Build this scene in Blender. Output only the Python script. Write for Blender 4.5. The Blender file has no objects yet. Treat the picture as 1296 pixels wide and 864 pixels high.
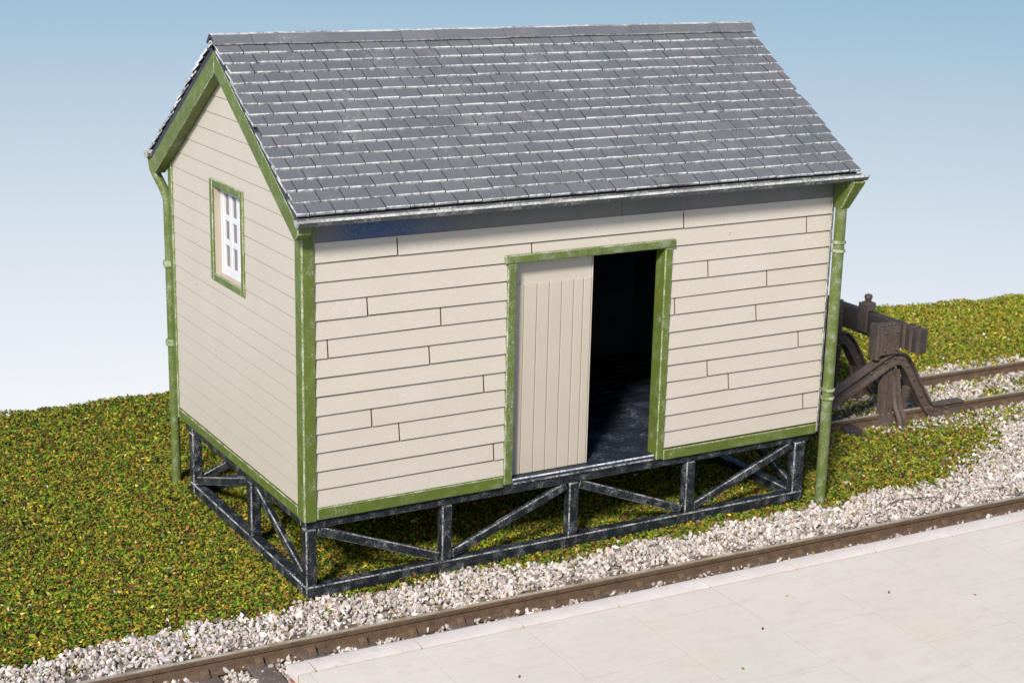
import bpy, bmesh, math, random
import numpy as np
from mathutils import Vector, Matrix

random.seed(7)
rng = np.random.default_rng(11)
scene = bpy.context.scene
COL = scene.collection
R = math.radians

# ------------------------------------------------------------------ materials
def lin(r, g, b):
    def f(c):
        c /= 255.0
        return c / 12.92 if c <= .04045 else ((c + .055) / 1.055) ** 2.4
    return (f(r), f(g), f(b), 1.0)

class G:
    """small helper around a node tree"""
    def __init__(s, name):
        s.m = bpy.data.materials.new(name); s.m.use_nodes = True
        s.nt = s.m.node_tree; s.n = s.nt.nodes; s.l = s.nt.links
        s.bsdf = s.n['Principled BSDF']
        s.tc = s.n.new('ShaderNodeTexCoord')
        s.co = s.tc.outputs['Object']
    def mapping(s, scale=(1, 1, 1), rot=(0, 0, 0), loc=(0, 0, 0)):
        m = s.n.new('ShaderNodeMapping'); s.l.new(s.co, m.inputs[0])
        m.inputs['Scale'].default_value = scale; m.inputs['Rotation'].default_value = rot
        m.inputs['Location'].default_value = loc
        return m.outputs[0]
    def noise(s, scale, detail=3, rough=.55, co=None, dist=0):
        t = s.n.new('ShaderNodeTexNoise'); s.l.new(co or s.co, t.inputs['Vector'])
        t.inputs['Scale'].default_value = scale; t.inputs['Detail'].default_value = detail
        t.inputs['Roughness'].default_value = rough; t.inputs['Distortion'].default_value = dist
        return t.outputs['Fac']
    def ramp(s, fac, a, b, lo=(0, 0, 0, 1), hi=(1, 1, 1, 1)):
        t = s.n.new('ShaderNodeValToRGB'); s.l.new(fac, t.inputs[0])
        t.color_ramp.elements[0].position = a; t.color_ramp.elements[0].color = lo
        t.color_ramp.elements[1].position = b; t.color_ramp.elements[1].color = hi
        return t.outputs[0]
    def mix(s, fac, a, b):
        t = s.n.new('ShaderNodeMix'); t.data_type = 'RGBA'
        for sock, v in ((t.inputs[0], fac), (t.inputs[6], a), (t.inputs[7], b)):
            if hasattr(v, 'links'): s.l.new(v, sock)
            else: sock.default_value = v
        return t.outputs[2]
    def math(s, op, a, b=0.0):
        t = s.n.new('ShaderNodeMath'); t.operation = op
        for sock, v in ((t.inputs[0], a), (t.inputs[1], b)):
            if hasattr(v, 'links'): s.l.new(v, sock)
            else: sock.default_value = v
        return t.outputs[0]
    def attr(s, name):
        t = s.n.new('ShaderNodeAttribute'); t.attribute_name = name
        return t
    def bump(s, h, strength=.3, dist=.01):
        t = s.n.new('ShaderNodeBump'); s.l.new(h, t.inputs['Height'])
        t.inputs['Strength'].default_value = strength; t.inputs['Distance'].default_value = dist
        s.l.new(t.outputs[0], s.bsdf.inputs['Normal'])
    def out(s, color, rough=.6, spec=.3):
        if hasattr(color, 'links'): s.l.new(color, s.bsdf.inputs['Base Color'])
        else: s.bsdf.inputs['Base Color'].default_value = color
        if hasattr(rough, 'links'): s.l.new(rough, s.bsdf.inputs['Roughness'])
        else: s.bsdf.inputs['Roughness'].default_value = rough
        s.bsdf.inputs['Specular IOR Level'].default_value = spec
        return s.m

def painted(name, c1, c2, wear=None, amt=.1, wscale=45, rough=.55, spec=.3, bump=.15, big=2.5, streak=(1, 1, 1)):
    """paint with large tone drift, fine grain and chalky dry-brushed wear covering about `amt`"""
    g = G(name)
    col = g.mix(g.ramp(g.noise(big, 4), .3, .7), c1, c2)
    fine = g.noise(wscale * 3, 2, .6)
    col = g.mix(g.math('MULTIPLY', g.ramp(fine, .35, .75), .25), col, c2)
    if wear is not None:
        n = g.noise(wscale, 4, .75, g.mapping(streak))
        patch = g.noise(wscale * .09, 3, .6)
        s = g.math('ADD', g.math('MULTIPLY', n, .72), g.math('MULTIPLY', patch, .42))
        th = .57 + .20 * (.5 - amt) * 2 * .55
        col = g.mix(g.math('MULTIPLY', g.ramp(s, th - .05, th + .09), .85), col, wear)
    g.bump(fine, bump, .006)
    return g.out(col, rough, spec)

CREAM1, CREAM2 = lin(210, 202, 191), lin(203, 195, 182)
WHITE_W = lin(226, 226, 222)
M = {}
def cream(name, c1, c2, grain):
    g = G(name)
    col = g.mix(g.ramp(g.noise(1.3, 4), .3, .72), c1, c2)
    sp = g.noise(70, 2, .7)
    col = g.mix(g.math('MULTIPLY', g.ramp(sp, .55, .7), grain), col, lin(238, 233, 226))
    col = g.mix(g.math('MULTIPLY', g.ramp(sp, .42, .28), grain * .8), col, lin(176, 160, 138))
    spots = g.noise(9, 2, .4)
    col = g.mix(g.ramp(spots, .775, .80), col, lin(150, 125, 95))
    att = g.attr('tint')
    col = g.mix(g.math('MULTIPLY', att.outputs['Fac'], .38), col, lin(198, 187, 170))
    g.bump(sp, .22, .006)
    return g.out(col, .5, .35)
M['cream'] = cream('cream_weatherboard_paint', CREAM1, CREAM2, .5)
M['cream_door'] = cream('cream_door_paint', lin(196, 185, 168), lin(189, 177, 160), .12)
M['groove'] = painted('brown_wash_in_grooves', lin(132, 106, 72), lin(100, 80, 52), rough=.8, spec=.1)
M['reveal'] = painted('shaded_tan_reveal', lin(186, 174, 156), lin(176, 164, 146), rough=.6)  # shade of the recess put into the colour, a darker cream
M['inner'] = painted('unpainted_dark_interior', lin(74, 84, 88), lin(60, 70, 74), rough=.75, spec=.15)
M['green'] = painted('olive_green_paint', lin(100, 114, 44), lin(88, 102, 42), lin(176, 184, 160), .06, 70, .5)
M['green_edge'] = painted('olive_green_scuffed_edge', lin(110, 124, 58), lin(100, 114, 52), lin(196, 200, 184), .46, 60, .55)
M['green_w'] = painted('olive_green_chalky', lin(98, 112, 50), lin(88, 102, 46), lin(164, 170, 154), .24, 75, .55)
M['black'] = painted('blue_black_timber_paint', lin(31, 36, 41), lin(22, 27, 32), lin(150, 154, 154), .16, 75, .5, .3)
M['black_edge'] = painted('chalky_timber_edge', lin(52, 58, 64), lin(44, 50, 56), lin(196, 194, 190), .50, 48, .6)
M['floor'] = painted('scuffed_blue_grey_floor', lin(42, 48, 60), lin(32, 38, 48), lin(130, 136, 150), .12, 34, .5)
M['floor_edge'] = painted('whitened_floor_edge', lin(150, 156, 166), lin(120, 126, 140), lin(226, 226, 228), .62, 26, .6)
M['gutter'] = painted('grey_gutter_paint', lin(104, 106, 106), lin(84, 88, 90), lin(196, 194, 186), .25, 26, .55)
M['gutter_rim'] = painted('whitened_gutter_rim', lin(160, 158, 152), lin(140, 138, 134), lin(226, 222, 214), .66, 30, .6)
M['white'] = painted('white_window_paint', lin(222, 222, 225), lin(214, 214, 219), rough=.35, spec=.4, bump=.03)

# slates
g = G('grey_slate')
t = g.attr('tint')
col = g.mix(t.outputs['Fac'], lin(97, 100, 102), lin(110, 111, 112))
col = g.mix(g.math('MULTIPLY', g.ramp(g.noise(.9, 3), .35, .7), .45), col, lin(104, 103, 106))
gr = g.noise(60, 3, .7)
col = g.mix(g.math('MULTIPLY', g.ramp(gr, .4, .75), .35), col, lin(134, 134, 138))
smear = g.math('MULTIPLY', g.ramp(g.noise(2.0, 4, .6), .54, .72), g.ramp(g.noise(30, 4, .8), .47, .62))
col = g.mix(g.math('MULTIPLY', smear, .38), col, lin(190, 184, 186))
col = g.mix(g.math('MULTIPLY', g.ramp(g.noise(34, 4, .75, None, 1.2), .665, .73), .8), col, lin(222, 220, 218))
g.bump(gr, .3, .006); M['slate'] = g.out(col, .5, .4)
M['slate_edge'] = painted('chalky_slate_edge', lin(150, 148, 148), lin(116, 116, 120), lin(232, 230, 226), .66, 16, .65)
M['slate_side'] = painted('dark_slate_joint', lin(66, 68, 76), lin(54, 57, 64), rough=.7)

# top plank: gutter shade painted in as grey, deepest shade as blue at left
g = G('gutter_shade_on_plank')
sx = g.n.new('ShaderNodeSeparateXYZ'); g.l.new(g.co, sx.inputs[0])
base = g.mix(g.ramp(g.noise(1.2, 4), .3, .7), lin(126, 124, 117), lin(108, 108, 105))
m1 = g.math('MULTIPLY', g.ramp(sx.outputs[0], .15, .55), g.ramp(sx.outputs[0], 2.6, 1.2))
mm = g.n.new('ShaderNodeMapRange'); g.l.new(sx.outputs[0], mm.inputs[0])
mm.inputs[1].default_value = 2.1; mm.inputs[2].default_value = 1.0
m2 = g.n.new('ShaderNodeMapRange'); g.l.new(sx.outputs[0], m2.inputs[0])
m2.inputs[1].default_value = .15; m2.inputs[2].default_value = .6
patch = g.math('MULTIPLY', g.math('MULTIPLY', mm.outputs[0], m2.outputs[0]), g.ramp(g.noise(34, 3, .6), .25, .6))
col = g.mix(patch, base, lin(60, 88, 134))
M['shaded_plank'] = g.out(col, .6, .2)

# glass
g = G('window_glass')
g.bsdf.inputs['Metallic'].default_value = 0
M['glass'] = g.out(g.mix(g.ramp(g.noise(6, 3), .3, .7), lin(122, 110, 108), lin(98, 88, 90)), .12, .6)

# rail etc
def rusty(name, a, b, c, scale=9, rough=.7):
    g = G(name)
    col = g.mix(g.ramp(g.noise(scale, 5, .65), .32, .68), a, b)
    col = g.mix(g.math('MULTIPLY', g.ramp(g.noise(scale * 6, 3, .7), .5, .68), .55), col, c)
    g.bump(g.noise(scale * 5, 3, .7), .35, .008)
    return g.out(col, rough, .3)
M['rail'] = rusty('rusty_rail', lin(108, 88, 70), lin(82, 66, 54), lin(136, 112, 88))
M['rail_top'] = rusty('worn_rail_head', lin(208, 198, 178), lin(164, 150, 120), lin(228, 222, 208), 3, .42)
M['rail_top'].node_tree.nodes['Principled BSDF'].inputs['Metallic'].default_value = .35
M['sleeper'] = rusty('weathered_sleeper', lin(112, 100, 92), lin(86, 76, 72), lin(138, 126, 118), 6, .8)
M['iron'] = rusty('brown_black_iron', lin(98, 86, 78), lin(76, 67, 63), lin(122, 106, 94), 7, .55)
M['beam_wood'] = rusty('dark_buffer_timber', lin(72, 65, 63), lin(54, 50, 50), lin(100, 90, 84), 8, .7)

# platform
g = G('pale_paving')
br = g.n.new('ShaderNodeTexBrick'); g.l.new(g.mapping((1, 1, 1), (0, 0, R(90)), (0.1, .23, 0)), br.inputs['Vector'])
br.inputs['Scale'].default_value = 1.0; br.inputs['Brick Width'].default_value = 1.55; br.inputs['Row Height'].default_value = 1.1
br.inputs['Mortar Size'].default_value = .009; br.inputs['Mortar Smooth'].default_value = .6
br.offset = .5
br.inputs['Color1'].default_value = (0, 0, 0, 1); br.inputs['Color2'].default_value = (1, 1, 1, 1); br.inputs['Mortar'].default_value = (.5, .5, .5, 1)
col = g.mix(g.ramp(g.noise(.55, 5, .6), .3, .7), lin(225, 216, 205), lin(214, 205, 193))
col = g.mix(g.math('MULTIPLY', br.outputs['Color'], .22), col, lin(214, 208, 200))
st = g.noise(3.2, 5, .7, g.mapping((1, 2.4, 1)))
col = g.mix(g.math('MULTIPLY', g.ramp(st, .50, .76), .55), col, lin(196, 186, 174))
fine = g.noise(26, 5, .75, g.mapping((1, 1.8, 1)))
col = g.mix(g.math('MULTIPLY', g.ramp(fine, .52, .70), .45), col, lin(198, 190, 180))
scr = g.math('MULTIPLY', g.ramp(g.noise(9, 2, .5, g.mapping((.25, 5, 1), (0, 0, .35))), .70, .74), g.ramp(g.noise(1.1, 2), .5, .6))
col = g.mix(g.math('MULTIPLY', scr, .3), col, lin(180, 166, 150))
col = g.mix(g.math('MULTIPLY', g.ramp(g.noise(.8, 2, .5, g.mapping((1, 1, 1), (0, 0, 0), (3.1, 7.7, 0))), .62, .74), .15), col, lin(222, 198, 150))
col = g.mix(g.math('MULTIPLY', g.math('MULTIPLY', br.outputs['Fac'], g.ramp(g.noise(1.6, 3), .35, .65)), .34), col, lin(186, 172, 156))
col = g.mix(g.ramp(g.noise(7, 2, .4), .80, .82), col, lin(176, 160, 142))
g.bump(g.math('SUBTRACT', g.math('MULTIPLY', g.noise(30, 4, .7), .35), br.outputs['Fac']), .25, .012)
M['paving'] = g.out(col, .75, .2)
g = G('coping_stone')
col = g.mix(g.ramp(g.noise(2.2, 5, .65), .3, .7), lin(228, 219, 213), lin(213, 202, 193))
col = g.mix(g.math('MULTIPLY', g.ramp(g.noise(14, 4, .7), .56, .74), .5), col, lin(188, 168, 152))
g.bump(g.noise(22, 4, .7), .3, .012); M['coping'] = g.out(col, .75, .2)
M['joint'] = painted('dirty_paving_joint', lin(136, 116, 98), lin(110, 94, 80), rough=.9)
g = G('red_platform_brick')
br = g.n.new('ShaderNodeTexBrick'); g.l.new(g.mapping((1, 1, 1), (R(90), 0, 0)), br.inputs['Vector'])
br.inputs['Scale'].default_value = 4.4; br.inputs['Mortar Size'].default_value = .03
br.inputs['Color1'].default_value = lin(156, 84, 62); br.inputs['Color2'].default_value = lin(134, 70, 54); br.inputs['Mortar'].default_value = lin(168, 150, 136)
M['brick'] = g.out(g.mix(g.math('MULTIPLY', g.noise(12, 4), .4), br.outputs['Color'], lin(172, 120, 100)), .85, .15)

# ground (soil under the scatter)
g = G('soil')
col = g.mix(g.ramp(g.noise(14, 5, .7), .35, .65), lin(66, 58, 26), lin(92, 82, 44))
col = g.mix(g.attr('bed').outputs['Fac'], col, g.mix(g.ramp(g.noise(30, 4, .8), .35, .65), lin(128, 116, 104), lin(182, 170, 160)))
M['soil'] = g.out(col, .95, .1)
for nm, rg in (('grass_fibre', .85), ('ballast_chip', .85)):
    g = G(nm); a = g.attr('tone')
    M[nm] = g.out(a.outputs['Color'], rg, .15)

# ------------------------------------------------------------------ mesh builder
class MB:
    def __init__(s): s.v = []; s.f = []; s.m = []; s.t = []
    def add(s, verts, faces, mat=0, tint=None, mats=None):
        o = len(s.v); s.v += [tuple(v) for v in verts]
        tn = random.random() if tint is None else tint
        for i, f in enumerate(faces):
            s.f.append(tuple(o + k for k in f)); s.m.append(mats[i] if mats else mat); s.t.append(tn)
    def hexa(s, p, mat=0, mats=None, tint=None):
        """p: bottom quad 0-3 (ccw from above) then top quad 4-7; faces bottom, top, side01, 12, 23, 30"""
        s.add(p, [(3, 2, 1, 0), (4, 5, 6, 7), (0, 1, 5, 4), (1, 2, 6, 5), (2, 3, 7, 6), (3, 0, 4, 7)], mat, tint, mats)
    def box(s, x0, x1, y0, y1, z0, z1, mat=0, mats=None, tint=None):
        s.hexa([(x0, y0, z0), (x1, y0, z0), (x1, y1, z0), (x0, y1, z0), (x0, y0, z1), (x1, y0, z1), (x1, y1, z1), (x0, y1, z1)], mat, mats, tint)
    def bar(s, a, b, w, h, side, mat=0):
        """bar from a to b; w along `side`, h across"""
        a = Vector(a); b = Vector(b); d = (b - a).normalized(); sd = Vector(side)
        sd = (sd - d * sd.dot(d)).normalized(); up = d.cross(sd)
        q = []
        for p in (a, b):
            q += [p - sd * w / 2 - up * h / 2, p + sd * w / 2 - up * h / 2, p + sd * w / 2 + up * h / 2, p - sd * w / 2 + up * h / 2]
        s.hexa(q, mat)
    def sweep(s, path, prof, side, mat=0, matf=None, caps=True):
        """sweep a closed 2-D profile (u along `side`, w along normal) on a path"""
        P = [Vector(p) for p in path]; n = len(prof); side = Vector(side)
        rings = []
        for i, p in enumerate(P):
            d0 = (P[i] - P[i - 1]).normalized() if i else None
            d1 = (P[i + 1] - P[i]).normalized() if i < len(P) - 1 else None
            d = (d0 + d1).normalized() if d0 and d1 else (d0 or d1)
            nn = d.cross(side).normalized()
            k = 1.0
            if d0 and d1: k = 1.0 / max(.5, d.dot(d0))
            rings.append([p + side * u + nn * (w * k) for u, w in prof])
        vs = [v for r in rings for v in r]; fs = []; ms = []
        for i in range(len(P) - 1):
            for j in range(n):
                k = (j + 1) % n
                fs.append((i * n + j, i * n + k, (i + 1) * n + k, (i + 1) * n + j)); ms.append(matf[j] if matf else mat)
        if caps:
            fs.append(tuple(reversed(range(n)))); ms.append(mat)
            fs.append(tuple((len(P) - 1) * n + j for j in range(n))); ms.append(mat)
        s.add(vs, fs, mat, None, ms)
    def tube(s, path, r, n=14, mat=0):
        P = [Vector(p) for p in path]; rs = r if isinstance(r, (list, tuple)) else [r] * len(P)
        ref = None; rings = []
        for i, p in enumerate(P):
            d = ((P[i + 1] if i < len(P) - 1 else p) - (P[i - 1] if i else p)).normalized()
            if ref is None: ref = d.orthogonal().normalized()
            ref = (ref - d * ref.dot(d)).normalized(); b = d.cross(ref)
            rings.append([p + (ref * math.cos(2 * math.pi * k / n) + b * math.sin(2 * math.pi * k / n)) * rs[i] for k in range(n)])
        vs = [v for q in rings for v in q]
        fs = [(i * n + j, i * n + (j + 1) % n, (i + 1) * n + (j + 1) % n, (i + 1) * n + j) for i in range(len(P) - 1) for j in range(n)]
        fs.append(tuple(reversed(range(n)))); fs.append(tuple((len(P) - 1) * n + j for j in range(n)))
        s.add(vs, fs, mat)
    def build(s, name, mats, parent=None, bevel=0, bevel_mat=-1, smooth=False, seg=1):
        me = bpy.data.meshes.new(name); me.from_pydata(s.v, [], s.f)
        a = me.attributes.new('tint', 'FLOAT', 'FACE'); a.data.foreach_set('value', s.t)
        for m in mats: me.materials.append(M[m])
        me.polygons.foreach_set('material_index', s.m)
        bm = bmesh.new(); bm.from_mesh(me)
        bmesh.ops.recalc_face_normals(bm, faces=bm.faces)
        if bevel:
            ed = [e for e in bm.edges if len(e.link_faces) == 2 and e.calc_face_angle(0) > .5]
            bmesh.ops.bevel(bm, geom=ed, offset=bevel, segments=seg, profile=.5, affect='EDGES', material=bevel_mat, clamp_overlap=True)
        bm.to_mesh(me); bm.free()
        if smooth:
            me.polygons.foreach_set('use_smooth', [True] * len(me.polygons))
            me.set_sharp_from_angle(angle=R(40))
        o = bpy.data.objects.new(name, me); COL.objects.link(o)
        if parent: o.parent = parent
        return o

def thing(name, label, cat, loc=(0, 0, 0), rz=0.0, group=None):
    o = bpy.data.objects.new(name, None); COL.objects.link(o)
    o.location = loc; o.rotation_euler = (0, 0, rz); o.empty_display_size = .3
    o['label'] = label; o['category'] = cat
    if group: o['group'] = group
    return o

# ------------------------------------------------------------------ the shed
L, W, YC = 7.2, 4.27, 2.135
ZB, Z0, ROW = .98, 1.11, .2121
TOP = 4.08
EY, EZ, RZ = -.30, 4.455, 6.045            # eave edge and ridge
SL = Vector((0, YC - EY, RZ - EZ)); SLEN = SL.length; SL.normalize()
SN = Vector((0, -SL.z, SL.y))
def roof_z(y):                            # top plane of the roof above y
    yy = y if y <= YC else 2 * YC - y
    return EZ + (yy - EY) * SL.z / SL.y

shed = thing('goods_shed', 'cream weatherboard goods shed with slate roof and green trim on a black timber underframe', 'shed')

def clad(mb, spans, z0, z1, place, base, lap, joints=(), zcut=None, gap=.009):
    """one lapped board: spans(z)->list of (a,b); place(a,z,off)->3-D"""
    h = z1 - z0
    zs = [z0 + gap] + sorted(z for z in (zcut or []) if z0 + .01 < z < z1 - .004) + [z1]
    off = lambda z: base + lap * (z1 - z) / h
    for k in range(len(zs) - 1):
        za, zb = zs[k], zs[k + 1]
        A = spans(za + 1e-4); B = spans(zb - 1e-4)
        if len(A) != len(B): B = A
        for (a0, a1), (b0, b1) in zip(A, B):
            js = [j for j in joints if a0 + .05 < j < a1 - .05]
            cuts = [None] + js + [None]
            for c in range(len(cuts) - 1):
                l0 = a0 if cuts[c] is None else cuts[c] + .008
                l1 = b0 if cuts[c] is None else cuts[c] + .008
                r0 = a1 if cuts[c + 1] is None else cuts[c + 1] - .008
                r1 = b1 if cuts[c + 1] is None else cuts[c + 1] - .008
                dz = random.uniform(-.0045, .0045) * (lap > .01) + random.uniform(-.001, .001) if k == 0 else 0
                p = [place(l0, za + dz, off(za)), place(r0, za - dz, off(za)), place(r0, za - dz, -.02), place(l0, za + dz, -.02),
                     place(l1, zb, off(zb)), place(r1, zb, off(zb)), place(r1, zb, -.02), place(l1, zb, -.02)]
                mb.hexa(p, 0, [1 if k == 0 else 0, 1 if k == len(zs) - 2 else 0, 0, 1, 0, 1])

DX0, DX1, DZ1 = 2.55, 4.68, 3.68          # doorway
joints = {13: [1.10, 4.90], 12: [2.80, 6.80], 10: [.74, 5.30], 9: [1.64, 6.22], 8: [.27, 4.83], 7: [1.50, 6.08], 5: [2.20, 6.79],
          4: [.79, 5.37], 3: [1.13, 5.71], 1: [2.35, 6.94], 14: [4.0]}
mb = MB()
for r in range(14):
    za = Z0 + r * ROW
    sp = lambda z: [(.12, DX0), (DX1, 7.19)] if z < DZ1 else [(.12, 7.19)]
    clad(mb, sp, za, za + ROW, lambda a, z, o: (a, -o, z), .006, .026 + random.uniform(-.004, .004), joints.get(r, []), [DZ1], .013)
# core behind the boards
for x0, x1, z0, z1 in ((.03, DX0 - .02, ZB, 4.46), (DX1 + .02, 7.17, ZB, 4.46), (DX0 - .02, DX1 + .02, DZ1 + .02, 4.46)):
    mb.box(x0, x1, .0, .05, z0, z1, 1); mb.box(x0, x1, .05, .09, z0, z1, 2)
mb.build('front_wall', ['cream', 'groove', 'inner'], shed)

# back wall
mb = MB()
for r in range(15):
    za = Z0 + r * ROW
    clad(mb, lambda z: [(.06, 7.14)], za, za + ROW, lambda a, z, o: (a, W + o, z), .006, .018, [random.uniform(1, 6)])
mb.box(.03, 7.17, W - .05, W, ZB, 4.46, 1); mb.box(.03, 7.17, W - .09, W - .05, ZB, 4.46, 2)
mb.build('back_wall', ['cream', 'groove', 'inner'], shed)

# gables
WY0, WY1, WZ0, WZ1 = 1.76, 2.68, 3.22, 4.285   # window opening
def gable(xs, sgn, window):
    mb = MB()
    def sp(z):
        top = RZ - .165
        half = min(W / 2 - .02, (top - z) * SL.y / SL.z + .0)
        half = max(half, .005)
        a, b = YC - half, YC + half
        if z < 4.3: a = max(a, .10)
        if window and WZ0 < z < WZ1: return [(a, WY0), (WY1, b)]
        return [(a, b)]
    r = 0
    while True:
        za = Z0 + r * ROW; zb = za + ROW
        if za > RZ - .24: break
        zb = min(zb, RZ - .17)
        kink = (RZ - .165 - (W / 2 - .02) * SL.z / SL.y)
        clad(mb, sp, za, zb, lambda a, z, o: (xs + sgn * o, a, z), .009, .006, [], [WZ0, WZ1, kink, 4.3] if window else [kink, 4.3], .0075)
        r += 1
    k = [(0.03, ZB), (W - .03, ZB), (W - .03, 4.44), (YC, RZ - .15), (.03, 4.44)]
    def slab(xa, xb, m):
        polys = [k] if not window else [
            [(.03, ZB), (W - .03, ZB), (W - .03, WZ0 - .0), (.03, WZ0 - .0)],
            [(.03, WZ0), (WY0, WZ0), (WY0, WZ1), (.03, WZ1)], [(WY1, WZ0), (W - .03, WZ0), (W - .03, WZ1), (WY1, WZ1)],
            [(.03, WZ1), (W - .03, WZ1), (W - .03, 4.44), (YC, RZ - .15), (.03, 4.44)]]
        for P in polys:
            n = len(P); vs = [(xa, y, z) for y, z in P] + [(xb, y, z) for y, z in P]
            mb.add(vs, [tuple(range(n)), tuple(range(n, 2 * n))] + [(i, (i + 1) % n, n + (i + 1) % n, n + i) for i in range(n)], m)
    slab(xs, xs - sgn * .05, 1); slab(xs - sgn * .051, xs - sgn * .09, 2)
    return mb.build('gable_wall', ['cream', 'groove', 'inner'], shed)
gable(0.0, -1, True)
gable(L, 1, False)

# window: sash with reveal, trim and panes
mb = MB()
XW = .07
mb.box(XW, XW + .05, WY0 - .01, 1.90, WZ0 - .01, WZ1 + .01); mb.box(XW, XW + .05, 2.56, WY1 + .01, WZ0 - .01, WZ1 + .01)
yl, yr = 1.90, 2.56
mb.box(XW, XW + .05, yl, yr, WZ0, WZ0 + .11); mb.box(XW, XW + .05, yl, yr, WZ1 - .07, WZ1)
for a in (2.06, 2.31): mb.box(XW + .003, XW + .047, a, a + .09, WZ0 + .11, WZ1 - .07)
hz = (WZ1 - .07 - WZ0 - .11) / 3
for k in (1, 2):
    zc = WZ0 + .11 + hz * k
    for a in (1.90, 2.15, 2.40): mb.box(XW + .006, XW + .044, a, a + .16, zc - .035, zc + .035)
win = mb.build('window', ['white'], shed, .006)
mb = MB(); mb.box(XW + .03, XW + .036, yl - .01, yr + .01, WZ0 + .1, WZ1 - .06)
mb.build('pane', ['glass'], win)
mb = MB()
mb.box(-.006, XW - .002, WY0 - .02, WY0 + .006, WZ0 - .02, WZ1 + .02); mb.box(-.006, XW - .002, WY1 - .006, WY1 + .02, WZ0 - .02, WZ1 + .02)
mb.box(-.005, XW - .003, WY0 + .006, WY1 - .006, WZ0 - .02, WZ0 + .006); mb.box(-.005, XW - .003, WY0 + .006, WY1 - .006, WZ1 - .006, WZ1 + .02)
mb.build('window_reveal', ['reveal'], win)
mb = MB()
tw = .085
mb.box(-.035, -.007, WY0 - tw, WY0 + .004, WZ0 - tw, WZ1 + tw); mb.box(-.036, -.007, WY1 - .004, WY1 + tw, WZ0 - tw, WZ1 + tw)
mb.box(-.034, -.007, WY0 + .004, WY1 - .004, WZ0 - tw, WZ0 + .004); mb.box(-.034, -.007, WY0 + .004, WY1 - .004, WZ1 - .004, WZ1 + tw)
mb.build('window_trim', ['green', 'green_edge'], win, .010, 1)

# door opening
fr = MB(); fr.box(2.44, 4.79, -.055, .05, 3.655, 3.755)
fr = fr.build('door_lintel', ['green_w', 'green_edge'], shed, .012, 1)
mb = MB(); mb.box(2.485, 2.60, -.045, .09, 1.0, 3.652); mb.build('door_jamb', ['green_w', 'green_edge'], shed, .012, 1)
mb = MB(); mb.box(4.645, 4.755, -.045, .16, .985, 3.652); mb.build('door_jamb', ['green', 'green_edge'], shed, .012, 1)
mb = MB()
mb.box(2.60, 3.715, .13, .155, 1.04, 3.654)
xs = [2.61, 2.79, 2.965, 3.13, 3.30, 3.465, 3.60, 3.712]
for a, b in zip(xs[:-1], xs[1:]):
    mb.box(a + .006, b - .006, .112, .131, 1.05, 3.36 + random.uniform(-.004, .004))
mb.box(3.716, 3.726, .11, .16, 1.04, 3.654)
mb.build('sliding_door', ['cream_door'], shed, .004)

# green trims
mb = MB(); mb.box(.126, 2.484, -.04, .0, .975, 1.115); mb.build('base_trim', ['green', 'green_edge'], shed, .010, 1)
mb = MB(); mb.box(4.756, 7.18, -.04, .0, .965, 1.10); mb.build('base_trim', ['green', 'green_edge'], shed, .010, 1)
mb = MB(); mb.box(-.03, .0, .152, W - .10, .975, 1.10); mb.build('base_trim', ['green', 'green_edge'], shed, .010, 1)
mb = MB(); mb.box(L, L + .03, .06, W - .06, .975, 1.10); mb.build('base_trim', ['green', 'green_edge'], shed, .010, 1)
mb = MB(); mb.box(-.035, .125, -.045, .15, .962, 4.36); mb.build('corner_board', ['green', 'green_edge'], shed, .016, 1)
mb = MB(); mb.box(-.035, .06, W - .10, W + .035, .97, 4.36); mb.build('corner_board', ['green', 'green_edge'], shed, .012, 1)
mb = MB(); mb.box(7.195, 7.235, -.02, .06, .98, 4.36); mb.build('corner_board', ['gutter', 'gutter_rim'], shed, .006, 1)
mb = MB(); mb.box(7.15, 7.235, W - .06, W + .035, .98, 4.36); mb.build('corner_board', ['green', 'green_edge'], shed, .01, 1)

# top plank row, with the shade under the gutter in its colour
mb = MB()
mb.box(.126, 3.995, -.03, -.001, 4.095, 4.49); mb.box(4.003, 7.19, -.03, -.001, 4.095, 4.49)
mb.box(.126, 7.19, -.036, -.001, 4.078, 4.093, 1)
mb.build('shaded_top_plank', ['shaded_plank', 'cream'], shed)

# floor
mb = MB()
y = .0
while y < 4.0:
    mb.box(.1, 7.1, .095 + y, .095 + y + .19, 1.0, 1.048); y += .2
mb.build('floor', ['floor'], shed, .005)
mb = MB(); mb.box(2.603, 4.642, -.02, .092, 1.0, 1.052); mb.build('doorway_sill', ['floor', 'floor_edge'], shed, .014, 1)

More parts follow.
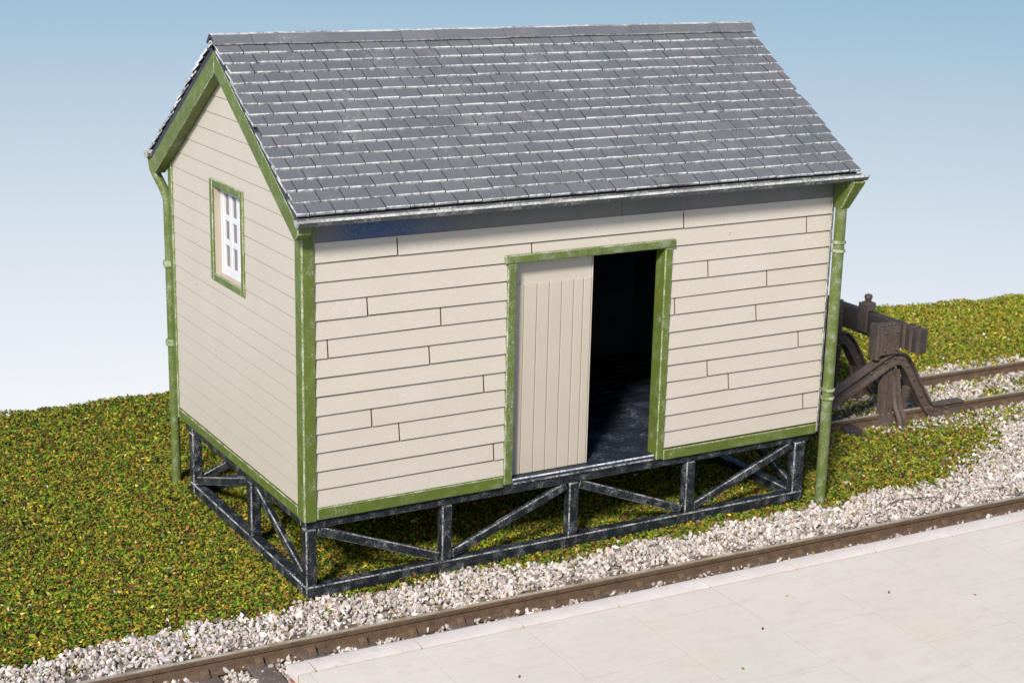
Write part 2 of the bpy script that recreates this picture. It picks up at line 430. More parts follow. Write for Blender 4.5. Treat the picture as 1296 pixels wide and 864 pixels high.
# roof ------------------------------------------------------------
RX0, RX1 = -.18, L + .17
def slope_pt(front, x, t, h):
    p = Vector((x, EY, EZ)) + SL * t + SN * h
    if not front: p.y = 2 * YC - p.y
    return p
mb = MB()
for front in (True, False):
    q = [slope_pt(front, RX0 + .02, .02, -.11), slope_pt(front, RX1 - .02, .02, -.11), slope_pt(front, RX1 - .02, SLEN - .01, -.11), slope_pt(front, RX0 + .02, SLEN - .01, -.11),
         slope_pt(front, RX0 + .02, .02, -.045), slope_pt(front, RX1 - .02, .02, -.045), slope_pt(front, RX1 - .02, SLEN - .01, -.045), slope_pt(front, RX0 + .02, SLEN - .01, -.045)]
    mb.hexa(q, 2)
    EXPO, n = SLEN / 16.6, 17
    for i in range(n):
        t0 = i * EXPO; tl = min(EXPO * 1.55, SLEN - t0 - .002)
        if tl < .05: continue
        x = RX0 - (0 if i % 2 else .148) + random.uniform(-.03, .03)
        while x < RX1:
            w = .292 + random.uniform(-.014, .014)
            a, b = max(x + .0055, RX0 + random.uniform(-.012, .006)), min(x + w - .0055, RX1 + random.uniform(-.006, .010))
            x += w
            if b - a < .04: continue
            dt = random.uniform(-.005, .004); dl = random.uniform(-.003, .003)
            hb, ht = .000 + random.uniform(-.003, .004), .022 + random.uniform(-.003, .005)
            c = random.uniform(.006, .011)
            P = []
            for xx, d in ((a, dl), (b, -dl)):
                P += [slope_pt(front, xx, t0 + dt + d, hb - .006), slope_pt(front, xx, t0 + dt + d, ht - .006), slope_pt(front, xx, t0 + dt + d + c, ht),
                      slope_pt(front, xx, t0 + tl, -.014), slope_pt(front, xx, t0 + tl, -.040), slope_pt(front, xx, t0 + dt + d + .05, hb - .01)]
            mb.add(P, [(0, 1, 7, 6), (1, 2, 8, 7), (2, 3, 9, 8), (3, 4, 10, 9), (4, 5, 11, 10), (5, 0, 6, 11), (0, 5, 4, 3, 2, 1), (6, 7, 8, 9, 10, 11)],
                   0, None, [1, 1, 0, 2, 2, 2, 1 if a < RX0 + .03 else 2, 1 if b > RX1 - .03 else 2])
roof = mb.build('slate_roof', ['slate', 'slate_edge', 'slate_side'], shed)
mb = MB()
x = RX0 - .02
while x < RX1 + .01:
    w = min(.47 + random.uniform(-.02, .02), RX1 + .03 - x)
    h0 = .030 + random.uniform(-.003, .003); th = .020; tl = .135 + random.uniform(-.008, .008)
    pts = []
    for xx in (x + .0015, x + w - .0015):
        lo = slope_pt(True, xx, SLEN - tl, h0 - .012); lo2 = slope_pt(True, xx, SLEN - tl, h0 + th - .012)
        to = Vector((xx, YC - .035, RZ + h0 + th + .0)); to2 = Vector((xx, YC + .035, RZ + h0 + th + .012)); ti = Vector((xx, YC, RZ + h0 - .01))
        bo = slope_pt(False, xx, SLEN - tl, h0 - .012); bo2 = slope_pt(False, xx, SLEN - tl, h0 + th - .012)
        pts += [lo, lo2, to, to2, bo2, bo, ti]
    mb.add(pts, [(0, 1, 8, 7), (1, 2, 9, 8), (2, 3, 10, 9), (3, 4, 11, 10), (4, 5, 12, 11), (5, 6, 13, 12), (6, 0, 7, 13), (0, 6, 5, 4, 3, 2, 1), (7, 8, 9, 10, 11, 12, 13)],
           0, None, [1, 0, 1, 0, 1, 2, 2, 2, 2])
    x += w
mb.build('ridge_tiles', ['slate', 'slate_edge', 'slate_side'], roof)

# barge boards
def barge(xa, xb, front):
    mb = MB()
    def zz(y): return roof_z(y) - .125
    ya, yb = -.27, YC
    P = [(ya, zz(ya)), (yb, zz(yb)), (yb, zz(yb) - .25), (ya + .10, zz(ya + .10) - .25), (ya, zz(ya) - .10)]
    if not front: P = [(2 * YC - y, z) for y, z in P]
    n = len(P); vs = [(xa, y, z) for y, z in P] + [(xb, y, z) for y, z in P]
    mb.add(vs, [tuple(range(n)), tuple(range(n, 2 * n))] + [(i, (i + 1) % n, n + (i + 1) % n, n + i) for i in range(n)])
    mb.build('barge_board', ['green', 'green_edge'], shed, .010, 1)
for f in (True, False):
    barge(RX0 + .015, -.012, f); barge(L + .012, RX1 - .015, f)

# gutters
def gutter(front):
    mb = MB()
    c = Vector((0, EY - .04, EZ - .045)); ro, ri = .075, .058
    out = [(-math.cos(a) * ro, -math.sin(a) * ro * .95) for a in np.linspace(0, math.pi, 13)]
    inn = [(-math.cos(a) * ri, -math.sin(a) * ri * .9) for a in np.linspace(math.pi, 0, 13)]
    prof = [(-ro - .012, .012), (-ro - .012, -.012)] + out[1:] + [(ro, .008)] + inn[:-1] + [(-ri, .012)]
    sy = 1 if front else -1
    xa, xb = RX0 - .03, RX1 + .05
    ring = []
    for xx in (xa, xb):
        for u, w in prof:
            y = c.y + u
            if not front: y = 2 * YC - y
            ring.append((xx, y, c.z + w))
    n = len(prof)
    fs = [(i, (i + 1) % n, n + (i + 1) % n, n + i) for i in range(n)]
    ms = [1 if i in (0, n - 1, n - 2) else 0 for i in range(n)]
    mb.add(ring, fs, 0, None, ms)
    # end stops
    for xx in (xa + .004, xb - .004):
        pts = [(xx, (c.y + u) if front else 2 * YC - (c.y + u), c.z + w) for u, w in out]
        pts2 = [(p[0] + .012 * (1 if xx < 3 else -1), p[1], p[2]) for p in pts]
        k = len(pts)
        mb.add(pts + pts2, [tuple(range(k)), tuple(range(k, 2 * k))] + [(i, (i + 1) % k, k + (i + 1) % k, k + i) for i in range(k)], 1)
    return mb.build('gutter', ['gutter', 'gutter_rim'], shed, smooth=True)
gutter(True); gutter(False)

# downpipes
def ring_pts(cx, cy, z, r): return (cx, cy, z)
def pipe(cx, cy, path, name='downpipe'):
    mb = MB(); mb.tube(path, .072 if cx > 3 else .060, 18)
    return mb.build(name, ['green_w'], shed, smooth=True)
PX, PY = 7.265, -.115
dp = pipe(PX, PY, [(PX, PY, -.02), (PX, PY, 1.0), (PX, PY, 2.5), (PX, PY, 4.0)])
for z in (3.47, 1.52):
    for dz in (-.055, .055):
        mb = MB(); mb.tube([(PX, PY, z + dz - .022), (PX, PY, z + dz - .012), (PX, PY, z + dz + .012), (PX, PY, z + dz + .022)], [.078, .092, .092, .078], 20)
        mb.build('pipe_collar', ['green_edge'], dp, smooth=True)
# funnel under the gutter
mb = MB()
cy = EY - .06
a = [(PX - .07, PY - .07, 3.96), (PX + .07, PY - .07, 3.96), (PX + .07, PY + .07, 3.96), (PX - .07, PY + .07, 3.96)]
b = [(PX - .08, cy - .06, EZ - .115), (PX + .12, cy - .06, EZ - .115), (PX + .12, PY + .07, EZ - .115), (PX - .10, PY + .07, EZ - .115)]
mb.hexa(a + b); mb.build('hopper', ['green', 'green_edge'], dp, .014, 1)
BX, BY = -.02, W + .10
cb = 2 * YC - (EY - .06)
dp2 = pipe(BX, BY, [(BX, BY, -.02), (BX, BY, 1.5), (BX, BY, 3.72), (BX, BY + .015, 3.84), (BX - .02, BY + .06, 3.95), (BX - .06, cb - .07, 4.10), (BX - .09, cb - .02, 4.2), (BX - .10, cb, EZ - .11)])
for z in (3.0, 1.95):
    mb = MB(); mb.tube([(BX, BY, z - .045), (BX, BY, z - .03), (BX, BY, z + .03), (BX, BY, z + .045)], [.075, .088, .088, .075], 18)
    mb.build('pipe_collar', ['green_edge'], dp2, smooth=True)

# underframe ------------------------------------------------------
FX1, FY1 = 7.06, 3.89
B = ('black', 'black_edge')
def beam(name, *a):
    mb = MB(); mb.box(*a); return mb.build(name, B, shed, .013, 1)
zl0, zl1, zu0, zu1 = .045, .18, .862, .972
beam('bottom_beam', 0, FX1, 0, .14, zl0, zl1); beam('bottom_beam', 0, FX1, FY1 - .14, FY1, zl0, zl1)
beam('bottom_beam', .004, .14, .144, FY1 - .144, zl0 + .003, zl1 - .003); beam('bottom_beam', FX1 - .14, FX1 - .004, .144, FY1 - .144, zl0 + .003, zl1 - .003)
beam('top_beam', .0, FX1 + .06, .012, .15, zu0, zu1); beam('top_beam', 0, FX1 + .06, FY1 - .14, FY1 + .1, zu0, zu1)
beam('top_beam', .004, .14, .154, FY1 - .144, zu0 + .003, zu1); beam('top_beam', FX1 - .14, FX1, .154, FY1 - .144, zu0 + .003, zu1)
beam('threshold_beam', 2.62, 4.64, -.02, .14, .975, .999)
PXS = [(.0, .135), (1.70, 1.835), (3.425, 3.565), (5.155, 5.295), (6.88, FX1)]
for i, (a, b) in enumerate(PXS):
    for y0 in (.003, FY1 - .137):
        beam('post', a + .003, b - .003, y0, y0 + .134, zl1 + .001, zu0 - .001)
for x0 in (.006, FX1 - .136):
    beam('post', x0, x0 + .13, 1.69, 1.83, zl1 + .001, zu0 - .001)
def brace(p, q, side):
    mb = MB(); mb.bar(p, q, .07, .105, side); mb.build('brace', B, shed, .012, 1)
zb_, zt_ = zl1 + .05, zu0 - .04
for y, flip in ((.07, False), (FY1 - .07, True)):
    for i in range(4):
        a, b = PXS[i][1] + .02, PXS[i + 1][0] - .02
        down = (i % 2 == 0) != flip          # starts at the top
        p, q = ((a, y, zt_), (b, y, zb_)) if down else ((a, y, zb_), (b, y, zt_))
        brace(p, q, (0, 1, 0))
for x in (.07, FX1 - .07):
    brace((x, .17, zb_), (x, 1.67, zt_), (1, 0, 0)); brace((x, 1.85, zt_), (x, FY1 - .17, zb_), (1, 0, 0))

# ------------------------------------------------------------------ tracks
RAILP = [(-.07, 0), (.07, 0), (.07, .018), (.02, .036), (.016, .125), (.036, .14), (.038, .178), (.028, .188), (-.028, .188), (-.038, .178), (-.036, .14), (-.016, .125), (-.02, .036), (-.07, .018)]
RAILM = [0, 0, 0, 0, 0, 0, 0, 1, 0, 0, 0, 0, 0, 0]
def track(name, label, org, rz, x0, x1, gauge, sl_x, sl_len):
    t = thing(name, label, 'railway track', org, rz)
    for y in (0, -gauge):
        mb = MB(); path = [(x, y, .005) for x in np.linspace(x0, x1, 2)]
        mb.sweep(path, RAILP, (0, 1, 0), 0, RAILM)
        o = mb.build('rail', ['rail', 'rail_top'], t)
    mb = MB(); mb.box(-.13, .13, -gauge / 2 - sl_len / 2, -gauge / 2 + sl_len / 2, -.09, .022)
    s0 = mb.build('sleeper', ['sleeper'], t, .012)
    cs = []
    for y in (0, -gauge):
        mb = MB()
        mb.sweep([(-.045, y, 0), (.045, y, 0)], [(-.12, .013), (.12, .013), (.12, .042), (.085, .05), (.05, .085), (.03, .09), (-.03, .09), (-.05, .085), (-.085, .05), (-.12, .042)], (0, 1, 0))
        cs.append(mb.build('rail_chair', ['rail'], s0, .006))
    for i, x in enumerate(sl_x):
        if i == 0: s = s0
        else:
            s = s0.copy(); COL.objects.link(s); s.parent = t
            for c0 in cs:
                c = c0.copy(); COL.objects.link(c); c.parent = s
        s.location = (x, 0, random.uniform(-.008, .012)); s.rotation_euler = (0, 0, random.uniform(-.015, .015))
    return t
T1 = (0, -1.215); A1 = -.031
track('railway_track', 'brown rusty track running beside the pale platform edge in white ballast', (T1[0], T1[1], 0), A1, -8, 24, 1.3, [-1.62 + .575 * (k - 8) for k in range(52)], 2.2)
T2 = (10, 3.40); A2 = -.022
track('railway_track', 'short rusty siding running up to the dark iron buffer stop in grass', (T2[0], T2[1], 0), A2, -1.7, 14, 1.32, [-1.5 + .62 * k for k in range(25)], 2.3)

# ------------------------------------------------------------------ buffer stop
bs = thing('buffer_stop', 'dark iron rail-built buffer stop with a timber beam at the end of the siding', 'buffer stop', (10.4, 2.74, 0), A2)
def arc(c, r, a0, a1, n): return [(c[0] + r * math.cos(a), c[1] + r * math.sin(a)) for a in np.linspace(a0, a1, n)]
def smooth_path(pts, it=3, keep=.25):
    for _ in range(it):
        q = [pts[0]]
        for a, b in zip(pts[:-1], pts[1:]):
            q.append((a[0] * (1 - keep) + b[0] * keep, a[1] * (1 - keep) + b[1] * keep)); q.append((a[0] * keep + b[0] * (1 - keep), a[1] * keep + b[1] * (1 - keep)))
        q.append(pts[-1]); pts = q
    return pts
CH = [(-.095, -.10), (.095, -.10), (.095, -.072), (.03, -.058), (.03, .052), (.08, .066), (.08, .095), (-.08, .095), (-.08, .066), (-.03, .052), (-.03, -.058), (-.095, -.072)]
pth = smooth_path([(-2.05, .06), (-1.0, .50), (-.28, .86), (-.02, .985), (.17, .99), (.32, .83), (.55, .46), (.80, .09), (.92, .055), (1.0, .055), (1.5, .055)], 2)
for y in (-.66, .66):
    mb = MB(); mb.sweep([(x, y, z + .08) for x, z in pth], CH, (0, 1, 0))
    f = mb.build('side_frame', ['iron'], bs, smooth=True)
    for k in range(3, len(pth) - 3, 3):
        x, z = pth[k]; mb = MB()
        mb.tube([(x, y - .028, z + .08), (x, y - .050, z + .08), (x, y - .056, z + .08)], [.026, .024, .014], 8)
        mb.build('rivet', ['iron'], f)
    # upright of two rails with a flared foot
    mb = MB()
    for xo in (-.105, .02):
        mb.sweep([(xo, y, z) for z in (.05, .2, .5, .92)], [(-.05, -.05), (.05, -.05), (.05, -.025), (.015, -.018), (.015, .018), (.05, .025), (.05, .05), (-.05, .05), (-.05, .025), (-.015, .018), (-.015, -.018), (-.05, -.025)], (0, 1, 0))
    mb.hexa([(-.22, y - .09, .03), (.10, y - .09, .03), (.10, y + .09, .03), (-.22, y + .09, .03), (-.15, y - .06, .17), (.06, y - .06, .17), (.06, y + .06, .17), (-.15, y + .06, .17)])
    mb.build('upright', ['iron'], bs, smooth=True)
    sg = -1 if y < 0 else 1
    mb = MB()
    P = smooth_path([(y + sg * .02, .88), (y + sg * .09, .50), (y + sg * .12, .34), (y + sg * .26, .16), (y + sg * .29, -.03)], 2)
    mb.sweep([(.11, a, z) for a, z in P], [(-.07, -.05), (.07, -.05), (.07, -.02), (.03, 0), (.03, .05), (-.03, .05), (-.03, 0), (-.07, -.02)], (1, 0, 0))
    mb.build('strut', ['iron'], bs, smooth=True)
    mb = MB()
    mb.sweep([(.42, y - sg * .02, .55), (.42, y - sg * .10, .3), (.42, y - sg * .14, -.03)], [(-.07, -.05), (.07, -.05), (.07, -.02), (.03, 0), (.03, .05), (-.03, .05), (-.03, 0), (-.07, -.02)], (1, 0, 0))
    mb.build('strut', ['iron'], bs)
    # bracket carrying the beam
    mb = MB()
    mb.box(-.37, -.30, y - .10, y + .10, 1.08, 1.63); mb.box(-.299, .065, y - .085, y + .085, 1.13, 1.585)
    for k in range(5): mb.box(-.28 + .07 * k, -.235 + .07 * k, y - .083, y + .083, 1.586, 1.615)
    mb.box(-.30, .06, y - .11, y - .086, 1.15, 1.59)
    bk = mb.build('beam_bracket', ['iron'], bs, .010)
    for bx in (-.23, .0):
        for bz in (1.23, 1.50):
            mb = MB(); mb.tube([(bx, y - .11, bz), (bx, y - .128, bz), (bx, y - .134, bz)], [.024, .022, .012], 8)
            mb.build('bolt', ['iron'], bk)
mb = MB(); mb.box(.085, .24, -1.16, 1.16, 1.235, 1.60)
bm_ = mb.build('buffer_beam', ['beam_wood'], bs, .014)
for y in (-1.12, -.97, -.82, .82, .97, 1.12):
    mb = MB(); mb.box(.070, .084, y - .03, y + .03, 1.225, 1.600); mb.box(.070, .25, y - .03, y + .03, 1.601, 1.615)
    mb.build('iron_strap', ['iron'], bm_, .005)
mb = MB()
mb.box(.03, .069, -.02, .20, 1.28, 1.74); mb.box(.071, .22, .0, .18, 1.616, 1.75)
lb = mb.build('lamp_bracket', ['iron'], bs, .012)
mb = MB(); mb.tube([(.13, .09, 1.75), (.13, .09, 1.80), (.13, .09, 1.82), (.13, .09, 1.86), (.13, .09, 1.875)], [.05, .05, .065, .06, .03], 14)
mb.build('lamp_cap', ['iron'], lb, smooth=True)
mb = MB(); mb.box(-.9, -.68, -.95, .95, .0, .12); mb.build('tie_bar', ['beam_wood'], bs, .015)

# ------------------------------------------------------------------ platform
A3 = -.022
pf = thing('station_platform', 'pale paved station platform with rounded coping stones above a red brick face', 'platform', (0, -3.03, 0), A3)
PX0, PX1, PW = -1.46, 26.0, 9.0
x = PX0 - .75 + .0
first = None
mb = MB(); mb.box(PX0 + .02, PX1, -PW, -.266, .80, .897); mb.build('paving', ['paving'], pf)
mb = MB(); mb.box(PX0 + .03, PX1 - .01, -PW + .03, -.04, -.05, .799); mb.build('platform_wall', ['brick'], pf)
mb = MB(); mb.box(PX0 + .025, PX1 - .005, -.267, -.02, .80, .884); mb.build('joint_bed', ['joint'], pf)
x = PX0; w = .20
while x < PX1:
    w = .20 if x == PX0 else 1.085 + random.uniform(-.03, .03)
    mb = MB()
    dz = random.uniform(-.004, .005); ln = min(w, PX1 - x)
    N = 6
    prof = [(-.238, .805), (-.238, .895), (-.19, .902), (-.04, .902), (-.005, .893), (.015, .872), (.02, .84), (.012, .805)]
    mb.sweep([(x + .009, 0, dz), (x + ln - .009, 0, dz)], [(a, b) for a, b in prof], (0, 1, 0))
    mb.build('coping_stone', ['coping'], pf, smooth=True)
    x += w

# ------------------------------------------------------------------ ground board
EDGE = [(-9, 8.50), (-1.42, 8.36), (1.2, 8.30), (8, 8.12), (15.4, 7.84), (17, 7.6), (18.9, 7.38), (27, 6.6)]
ex = np.array([e[0] for e in EDGE]); ey = np.array([e[1] for e in EDGE])
edge_y = lambda x: np.interp(x, ex, ey) + .04 * np.sin(x * 1.7) + .03 * np.sin(x * 4.1 + 1)
nx, ny = 181, 111
vs, fs = [], []
for i in range(nx):
    x = -9 + 36 * i / (nx - 1)
    for j in range(ny):
        f = j / (ny - 1); y = -13.5 + (float(edge_y(x)) + 13.5) * f
        z = -.02 + .012 * math.sin(x * 2.1 + y) * math.sin(y * 1.7) + (.03 * math.sin(x * .9) * max(0, (y - 6) / 2.4) if y > 6 else 0)
        vs.append((x, y, z))
for i in range(nx - 1):
    for j in range(ny - 1):
        a = i * ny + j; fs.append((a, a + ny, a + ny + 1, a + 1))
# skirt down to the underside of the board
rim = [i * ny + ny - 1 for i in range(nx)]
o = len(vs); vs += [(vs[k][0], vs[k][1] - .02, -.5) for k in rim]
for i in range(nx - 1): fs.append((rim[i], rim[i + 1], o + i + 1, o + i))
mb = MB(); mb.add(vs, fs); gr = mb.build('ground', ['soil'], None, smooth=False); gr['kind'] = 'structure'; VS = np.array(vs)

# ------------------------------------------------------------------ scatter
def fbm(x, y, f, seed):
    r = np.random.default_rng(seed); v = np.zeros_like(x)
    for k in range(10):
        a = r.uniform(0, 2 * np.pi); q = f * r.uniform(.5, 2.2); ph = r.uniform(0, 6.28)
        v += np.sin((x * np.cos(a) + y * np.sin(a)) * q + ph)
    return v / 4.0
bx_ = np.array([-10, -3.2, -1.5, -.3, 1, 3, 5.4, 7.4, 8.6, 9.5, 10.3, 10.9, 11.6, 12.6, 14, 30])
by_ = np.array([-.25, -.17, -.03, -.14, -.10, -.27, -.26, -.26, -.12, -.10, .0, .5, 1.0, 1.35, 1.5, 1.5])
def sstep(a, b, v):
    t = np.clip((v - a) / (b - a), 0, 1); return t * t * (3 - 2 * t)
def grassness(x, y):
    d = y - np.interp(x, bx_, by_) + .10 * fbm(x, y, 4, 3) + .05 * fbm(x, y, 13, 4)
    soft = np.where(x > 9.8, .45, .10)
    g = sstep(-1, 1, d / soft)
    yl2 = y + (x - 10) * .022
    bal = (sstep(9.2, 11.5, x) * (.62 * sstep(2.0, 2.2, yl2) * sstep(3.5, 3.3, yl2) + .85 * sstep(3.35, 3.5, yl2) * sstep(4.25, 3.8, yl2 + .15 * fbm(x, y, 3, 8))
           + .35 * sstep(1.2, 1.8, yl2) * sstep(2.1, 2.0, yl2)))
    bal = np.maximum(bal, sstep(8.2, 9.2, x) * .40 * sstep(1.9, 2.1, yl2) * sstep(3.7, 3.4, yl2))
    bal *= np.clip(.85 + .5 * fbm(x, y, 3.5, 5), .15, 1.2)
    return np.clip(g * (1 - bal), 0, 1)
def in_rails(x, y):
    m = np.zeros(len(x), bool)
    for (ox, oy), A, gg, xa in ((T1, A1, 1.3, -99), (T2, A2, 1.32, 8.2)):
        yy = (y - oy) - math.tan(A) * (x - ox)
        for c in (0, -gg): m |= (np.abs(yy - c) < .05) & (x > xa)
    return m
def near_rail1(x, y):
    return np.abs((y - T1[1]) - math.tan(A1) * x)
def on_sleeper(x, y):
    k = (x + 1.62 + .575 * 8) / .575
    return (np.abs(k - np.round(k)) * .575 < .15) & (y < -.42 - .031 * x) & (y > -3)
def bad(x, y):
    plat = (y < -3.05 - .022 * x) & (x > -1.46)
    return plat | in_rails(x, y) | (y > edge_y(x) - .02)
def visible(x, y):     # skip what the shed fully hides, keep a generous margin
    return ~((y > 5.2) & (x > 5.5 + (y - 5.2) * .45) & (x < 9.2 + (y - 5.2) * .45 - .8) & (y > 5.5))

def scatter(name, tv, tf, X, Y, Z, S, colr, mat, flat):
    n = len(X); T = len(tv); k = rng.integers(0, T, n)
    base = np.stack(tv)[k]                                    # n,V,3
    V = base.shape[1]
    base = base * S[:, None, :]
    if flat:
        az = rng.uniform(0, 2 * np.pi, n); ti = rng.normal(0, .55, n); ro = rng.normal(0, .6, n)
    else:
        az = rng.uniform(0, 2 * np.pi, n); ti = rng.uniform(-1.5, 1.5, n); ro = rng.uniform(-1.5, 1.5, n)
    def rot(v, a, i, j):
        c, s = np.cos(a)[:, None], np.sin(a)[:, None]; w = v.copy()
        w[..., i] = v[..., i] * c - v[..., j] * s; w[..., j] = v[..., i] * s + v[..., j] * c; return w
    base = rot(base, ro, 1, 2); base = rot(base, ti, 0, 2); base = rot(base, az, 0, 1)
    base = base + np.stack([X, Y, Z], 1)[:, None, :]
    F = np.array(tf); nf, k3 = F.shape
    idx = (F[None] + (np.arange(n) * V)[:, None, None]).reshape(-1)
    me = bpy.data.meshes.new(name)
    me.vertices.add(n * V); me.vertices.foreach_set('co', base.reshape(-1).astype(np.float32))
    me.loops.add(len(idx)); me.loops.foreach_set('vertex_index', idx.astype(np.int32))
    me.polygons.add(n * nf); me.polygons.foreach_set('loop_start', (np.arange(n * nf) * k3).astype(np.int32))
    a = me.attributes.new('tone', 'FLOAT_COLOR', 'FACE')
    a.data.foreach_set('color', np.repeat(np.concatenate([colr, np.ones((n, 1))], 1), nf, 0).reshape(-1).astype(np.float32))
    me.shade_flat(); me.materials.append(M[mat]); me.update(calc_edges=True); me.validate()
    o = bpy.data.objects.new(name, me); COL.objects.link(o); return o

def pick(pal, w, n, gain=1.0, hue=.07):
    w = np.array(w, float); k = rng.choice(len(pal), n, p=w / w.sum())
    c = np.array([lin(*p)[:3] for p in pal])[k]
    return c * gain * np.exp(rng.normal(0, .22, (n, 1))) * np.exp(rng.normal(0, hue, (n, 3)))

ba = gr.data.attributes.new('bed', 'FLOAT', 'POINT')
gco = np.zeros(len(gr.data.vertices) * 3, np.float32); gr.data.vertices.foreach_get('co', gco); gco = gco.reshape(-1, 3)
ba.data.foreach_set('value', (1 - grassness(gco[:, 0].astype(float), gco[:, 1].astype(float))).astype(np.float32))
# grass: little foam and fibre flakes
N = 800000
X = rng.uniform(-6.5, 21, N); Y = rng.uniform(-3.0, 8.6, N)
gn = grassness(X, Y)
dens = np.clip(1.15 - .035 * (Y + .5) - .02 * np.maximum(0, X - 6), .55, 1)
keep = (rng.random(N) < np.maximum(gn, np.where(Y > -.55, .20, .018)) * dens) & ~bad(X, Y) & visible(X, Y)
X, Y = X[keep], Y[keep]; n = len(X)
pal = [(96, 128, 34), (70, 100, 34), (124, 140, 40), (166, 146, 44), (140, 120, 46), (112, 88, 48), (132, 84, 54), (74, 60, 36), (50, 62, 34), (190, 176, 90)]
w0 = [16, 15, 15, 15, 13, 9, 5, 8, 8, 2]
w1 = [18, 7, 24, 24, 13, 5, 3, 3, 2, 9]
mixw = np.clip(.5 * sstep(8, 13, X) + .5 * sstep(3, 7, Y) * sstep(7, 11, X) + .25 * sstep(3.5, -.5, Y) * sstep(3, -2, X) + .16 * fbm(X, Y, 1.2, 21), 0, 1)
c = np.where((rng.random(n) < mixw)[:, None], pick(pal, w1, n, .92), pick(pal, w0, n, .86))
sc = np.exp(rng.normal(0, .25, n)); far = 1 + .15 * sstep(2, 8, Y)
S = np.stack([.0265 * sc * far, .0125 * sc * far * rng.uniform(.7, 1.4, n), .012 * sc], 1)
tv = [np.array([(-1, 0, 0), (0, -1, .2), (1, .2, .5), (.1, 1, -.2), (0, 0, 1.3)]) + rng.normal(0, .18, (5, 3)) for _ in range(14)]
tf = [(0, 1, 4), (1, 2, 4), (2, 3, 4), (3, 0, 4)]
Z = rng.uniform(-.01, .045, n) * (.5 + .5 * gn[keep]) + .03 * sstep(0, 1, fbm(X, Y, 6, 31)) * gn[keep]
q = np.array([(4.6, -4.3), (5.35, -4.75), (2.2, -5.0), (1.1, -5.6), (7.2, -4.1), (8.3, -4.4), (3.6, -3.9), (6.1, -5.6), (.3, -4.2), (2.9, -4.4)])
X = np.append(X, q[:, 0]); Y = np.append(Y, q[:, 1]); Z = np.append(Z, np.full(len(q), .905)); n = len(X)
S = np.concatenate([S, np.tile([.022, .014, .009], (len(q), 1))]); c = np.concatenate([c, pick(pal[3:8], [3, 2, 2, 1, 2], len(q))])
gs = scatter('grass', tv, tf, X, Y, Z, S, c, 'grass_fibre', True)
gs['kind'] = 'stuff'; gs['label'] = 'green, ochre and rust coloured short grass'; gs['category'] = 'grass'

# ballast
N = 360000
X = rng.uniform(-6.5, 21, N); Y = rng.uniform(-4.2, 5.4, N)
gn = grassness(X, Y)
pr = np.where(gn > .93, .008 + .035 * sstep(7.2, 9, X) * sstep(2.5, -.2, Y) + .01 * sstep(8, 12, X), (1 - gn) ** .8)
pr = np.where((X < 8) & (Y > .2), .002, pr)
pr = np.where(on_sleeper(X, Y), pr * np.where(Y > T1[1] - .031 * X, np.where(Y > -.62 - .031 * X, .55, .22), np.where(X < -.2, .06, .22)), pr)
pr = np.where((near_rail1(X, Y) < .13) & (Y < T1[1] - .031 * X), pr * .45, pr)
keep = (rng.random(N) < pr) & ~bad(X, Y)
X, Y = X[keep], Y[keep]; n = len(X)
tv, bmx = [], bmesh.new(); bmesh.ops.create_icosphere(bmx, subdivisions=1, radius=1)
ico = np.array([v.co for v in bmx.verts]); bmx.verts.index_update(); icf = [tuple(v.index for v in f.verts) for f in bmx.faces]; bmx.free()
tv = [ico * (1 + rng.normal(0, .27, (len(ico), 1))) for _ in range(20)]
sc = np.exp(rng.normal(0, .28, n)) * np.where(X > 8, .88, 1)
S = np.stack([.0225 * sc * rng.uniform(.8, 1.4, n), .019 * sc * rng.uniform(.75, 1.2, n), .016 * sc * rng.uniform(.75, 1.2, n)], 1)
c = pick([(213, 202, 195), (203, 191, 184), (224, 215, 209), (187, 175, 167), (160, 151, 144), (126, 117, 110), (194, 178, 160)], [30, 25, 12, 14, 9, 5, 6], n, .87, .025)
c = np.clip(c, 0, .86)
low = np.abs((Y - T1[1]) - math.tan(A1) * X + .65) < .55            # between the rails the bed lies lower
Z = rng.uniform(-.01, .045, n) - .02 * low
bl = scatter('ballast', tv, icf, X, Y, Z, S, c, 'ballast_chip', False)
bl['kind'] = 'stuff'; bl['label'] = 'white and pinkish grey stone chippings'; bl['category'] = 'gravel'

# a dry stalk lying on the ballast
mb = MB(); mb.tube([(7.95, -.70, .075), (8.15, -.66, .085), (8.4, -.70, .085), (8.75, -.78, .07)], [.006, .008, .008, .005], 6)
tw_ = mb.build('twig', ['iron'], None); tw_['label'] = 'thin dry brown stalk lying across the white ballast'; tw_['category'] = 'twig'

# ------------------------------------------------------------------ camera
yaw, pitch, roll, f = 0.52473019, 0.26415214, 0.0224940, 2097.8051
fw = Vector((math.sin(yaw) * math.cos(pitch), math.cos(yaw) * math.cos(pitch), -math.sin(pitch)))
r = Vector((math.cos(yaw), -math.sin(yaw), 0)); u = r.cross(fw)
r2 = r * math.cos(roll) + u * math.sin(roll); u2 = -r * math.sin(roll) + u * math.cos(roll)
cd = bpy.data.cameras.new('camera'); cam = bpy.data.objects.new('camera', cd); COL.objects.link(cam)
cam.matrix_world = Matrix(((r2.x, u2.x, -fw.x, -6.64045), (r2.y, u2.y, -fw.y, -15.92116), (r2.z, u2.z, -fw.z, 7.707353), (0, 0, 0, 1)))
cd.sensor_width = 36; cd.lens = f / 1296 * 36; cd.clip_end = 500; cd.clip_start = .1
cd.dof.use_dof = True; cd.dof.focus_distance = 18.6; cd.dof.aperture_fstop = cd.lens / 1000 / .035
scene.camera = cam

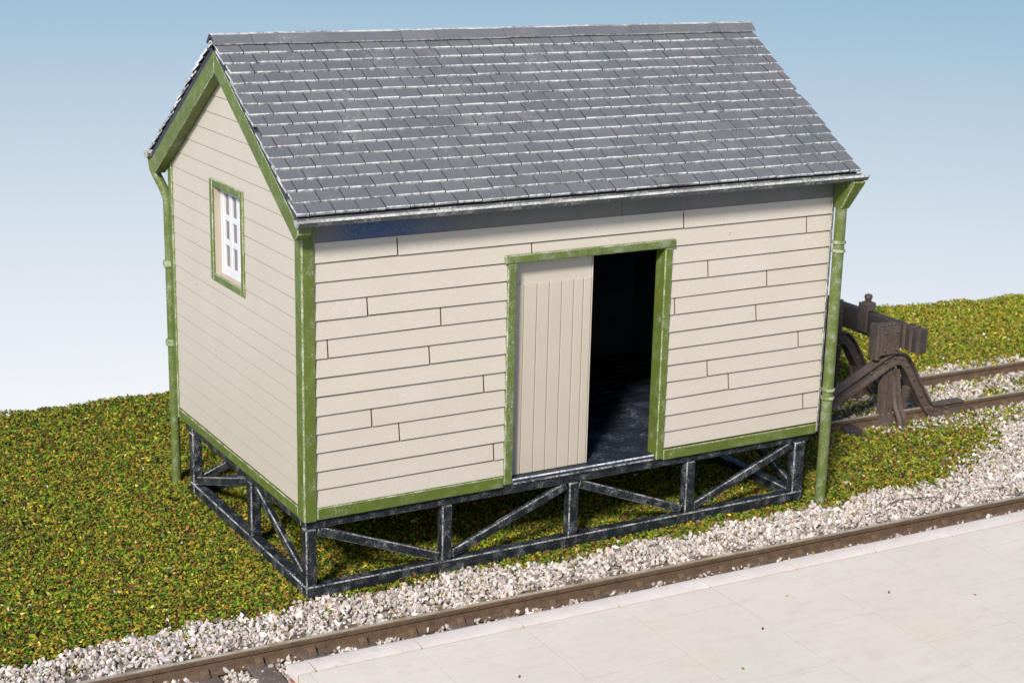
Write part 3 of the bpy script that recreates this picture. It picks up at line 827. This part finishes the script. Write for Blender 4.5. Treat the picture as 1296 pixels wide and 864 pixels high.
# ------------------------------------------------------------------ light
SUN = Vector((-1.0, -.95, 1.0)).normalized()
sd = bpy.data.lights.new('sun', 'SUN'); sd.energy = 4.1; sd.angle = R(9); sd.color = (1.0, .955, .89)
so = bpy.data.objects.new('sun', sd); COL.objects.link(so); so.location = (-20, -20, 20)
so.rotation_euler = (-SUN).to_track_quat('-Z', 'Y').to_euler()
w = bpy.data.worlds.new('World'); scene.world = w; w.use_nodes = True
nt = w.node_tree; nn = nt.nodes; ll = nt.links
bg = nn['Background']
tc = nn.new('ShaderNodeTexCoord')
va = nn.new('ShaderNodeVectorMath'); va.operation = 'ADD'; ll.new(tc.outputs['Generated'], va.inputs[0]); va.inputs[1].default_value = (0, 0, .31)
vm = nn.new('ShaderNodeVectorMath'); vm.operation = 'MULTIPLY'; ll.new(va.outputs[0], vm.inputs[0]); vm.inputs[1].default_value = (1, 1, 1.3)
vn = nn.new('ShaderNodeVectorMath'); vn.operation = 'NORMALIZE'; ll.new(vm.outputs[0], vn.inputs[0])
sk = nn.new('ShaderNodeTexSky'); sk.sky_type = 'NISHITA'; sk.sun_disc = False
sk.sun_elevation = math.asin(SUN.z); sk.sun_rotation = math.atan2(SUN.x, SUN.y)
ll.new(vn.outputs[0], sk.inputs['Vector'])
EXPO_ = .25
# pale horizon haze low down (the sky goes from white up to blue), daylight sky above
sz = nn.new('ShaderNodeSeparateXYZ'); ll.new(tc.outputs['Generated'], sz.inputs[0])
mr = nn.new('ShaderNodeMapRange'); ll.new(sz.outputs[2], mr.inputs[0])
mr.inputs[1].default_value = -.32; mr.inputs[2].default_value = .18
rp = nn.new('ShaderNodeValToRGB'); ll.new(mr.outputs[0], rp.inputs[0])
stops = [(-.302, (245, 247, 251)), (-.18, (211, 223, 234)), (-.134, (193, 211, 227)), (-.061, (160, 192, 214)), (.1, (112, 158, 194))]
els = rp.color_ramp.elements
while len(els) < len(stops): els.new(.5)
for e, (z, c) in zip(els, stops):
    e.position = (z + .32) / .5; c = lin(*c); e.color = tuple(v / 2 ** EXPO_ for v in c[:3]) + (1,)
sc_ = nn.new('ShaderNodeVectorMath'); sc_.operation = 'SCALE'; ll.new(rp.outputs[0], sc_.inputs[0]); sc_.inputs['Scale'].default_value = 1 / .12
m2 = nn.new('ShaderNodeMapRange'); ll.new(sz.outputs[2], m2.inputs[0]); m2.inputs[1].default_value = .06; m2.inputs[2].default_value = .30
mx = nn.new('ShaderNodeMix'); mx.data_type = 'RGBA'; ll.new(m2.outputs[0], mx.inputs[0]); ll.new(sc_.outputs[0], mx.inputs[6]); ll.new(sk.outputs[0], mx.inputs[7])
ll.new(mx.outputs[2], bg.inputs['Color']); bg.inputs['Strength'].default_value = .12

scene.view_settings.view_transform = 'Standard'; scene.view_settings.look = 'None'
scene.view_settings.exposure = EXPO_; scene.view_settings.gamma = 1; scene.view_settings.use_curve_mapping = False
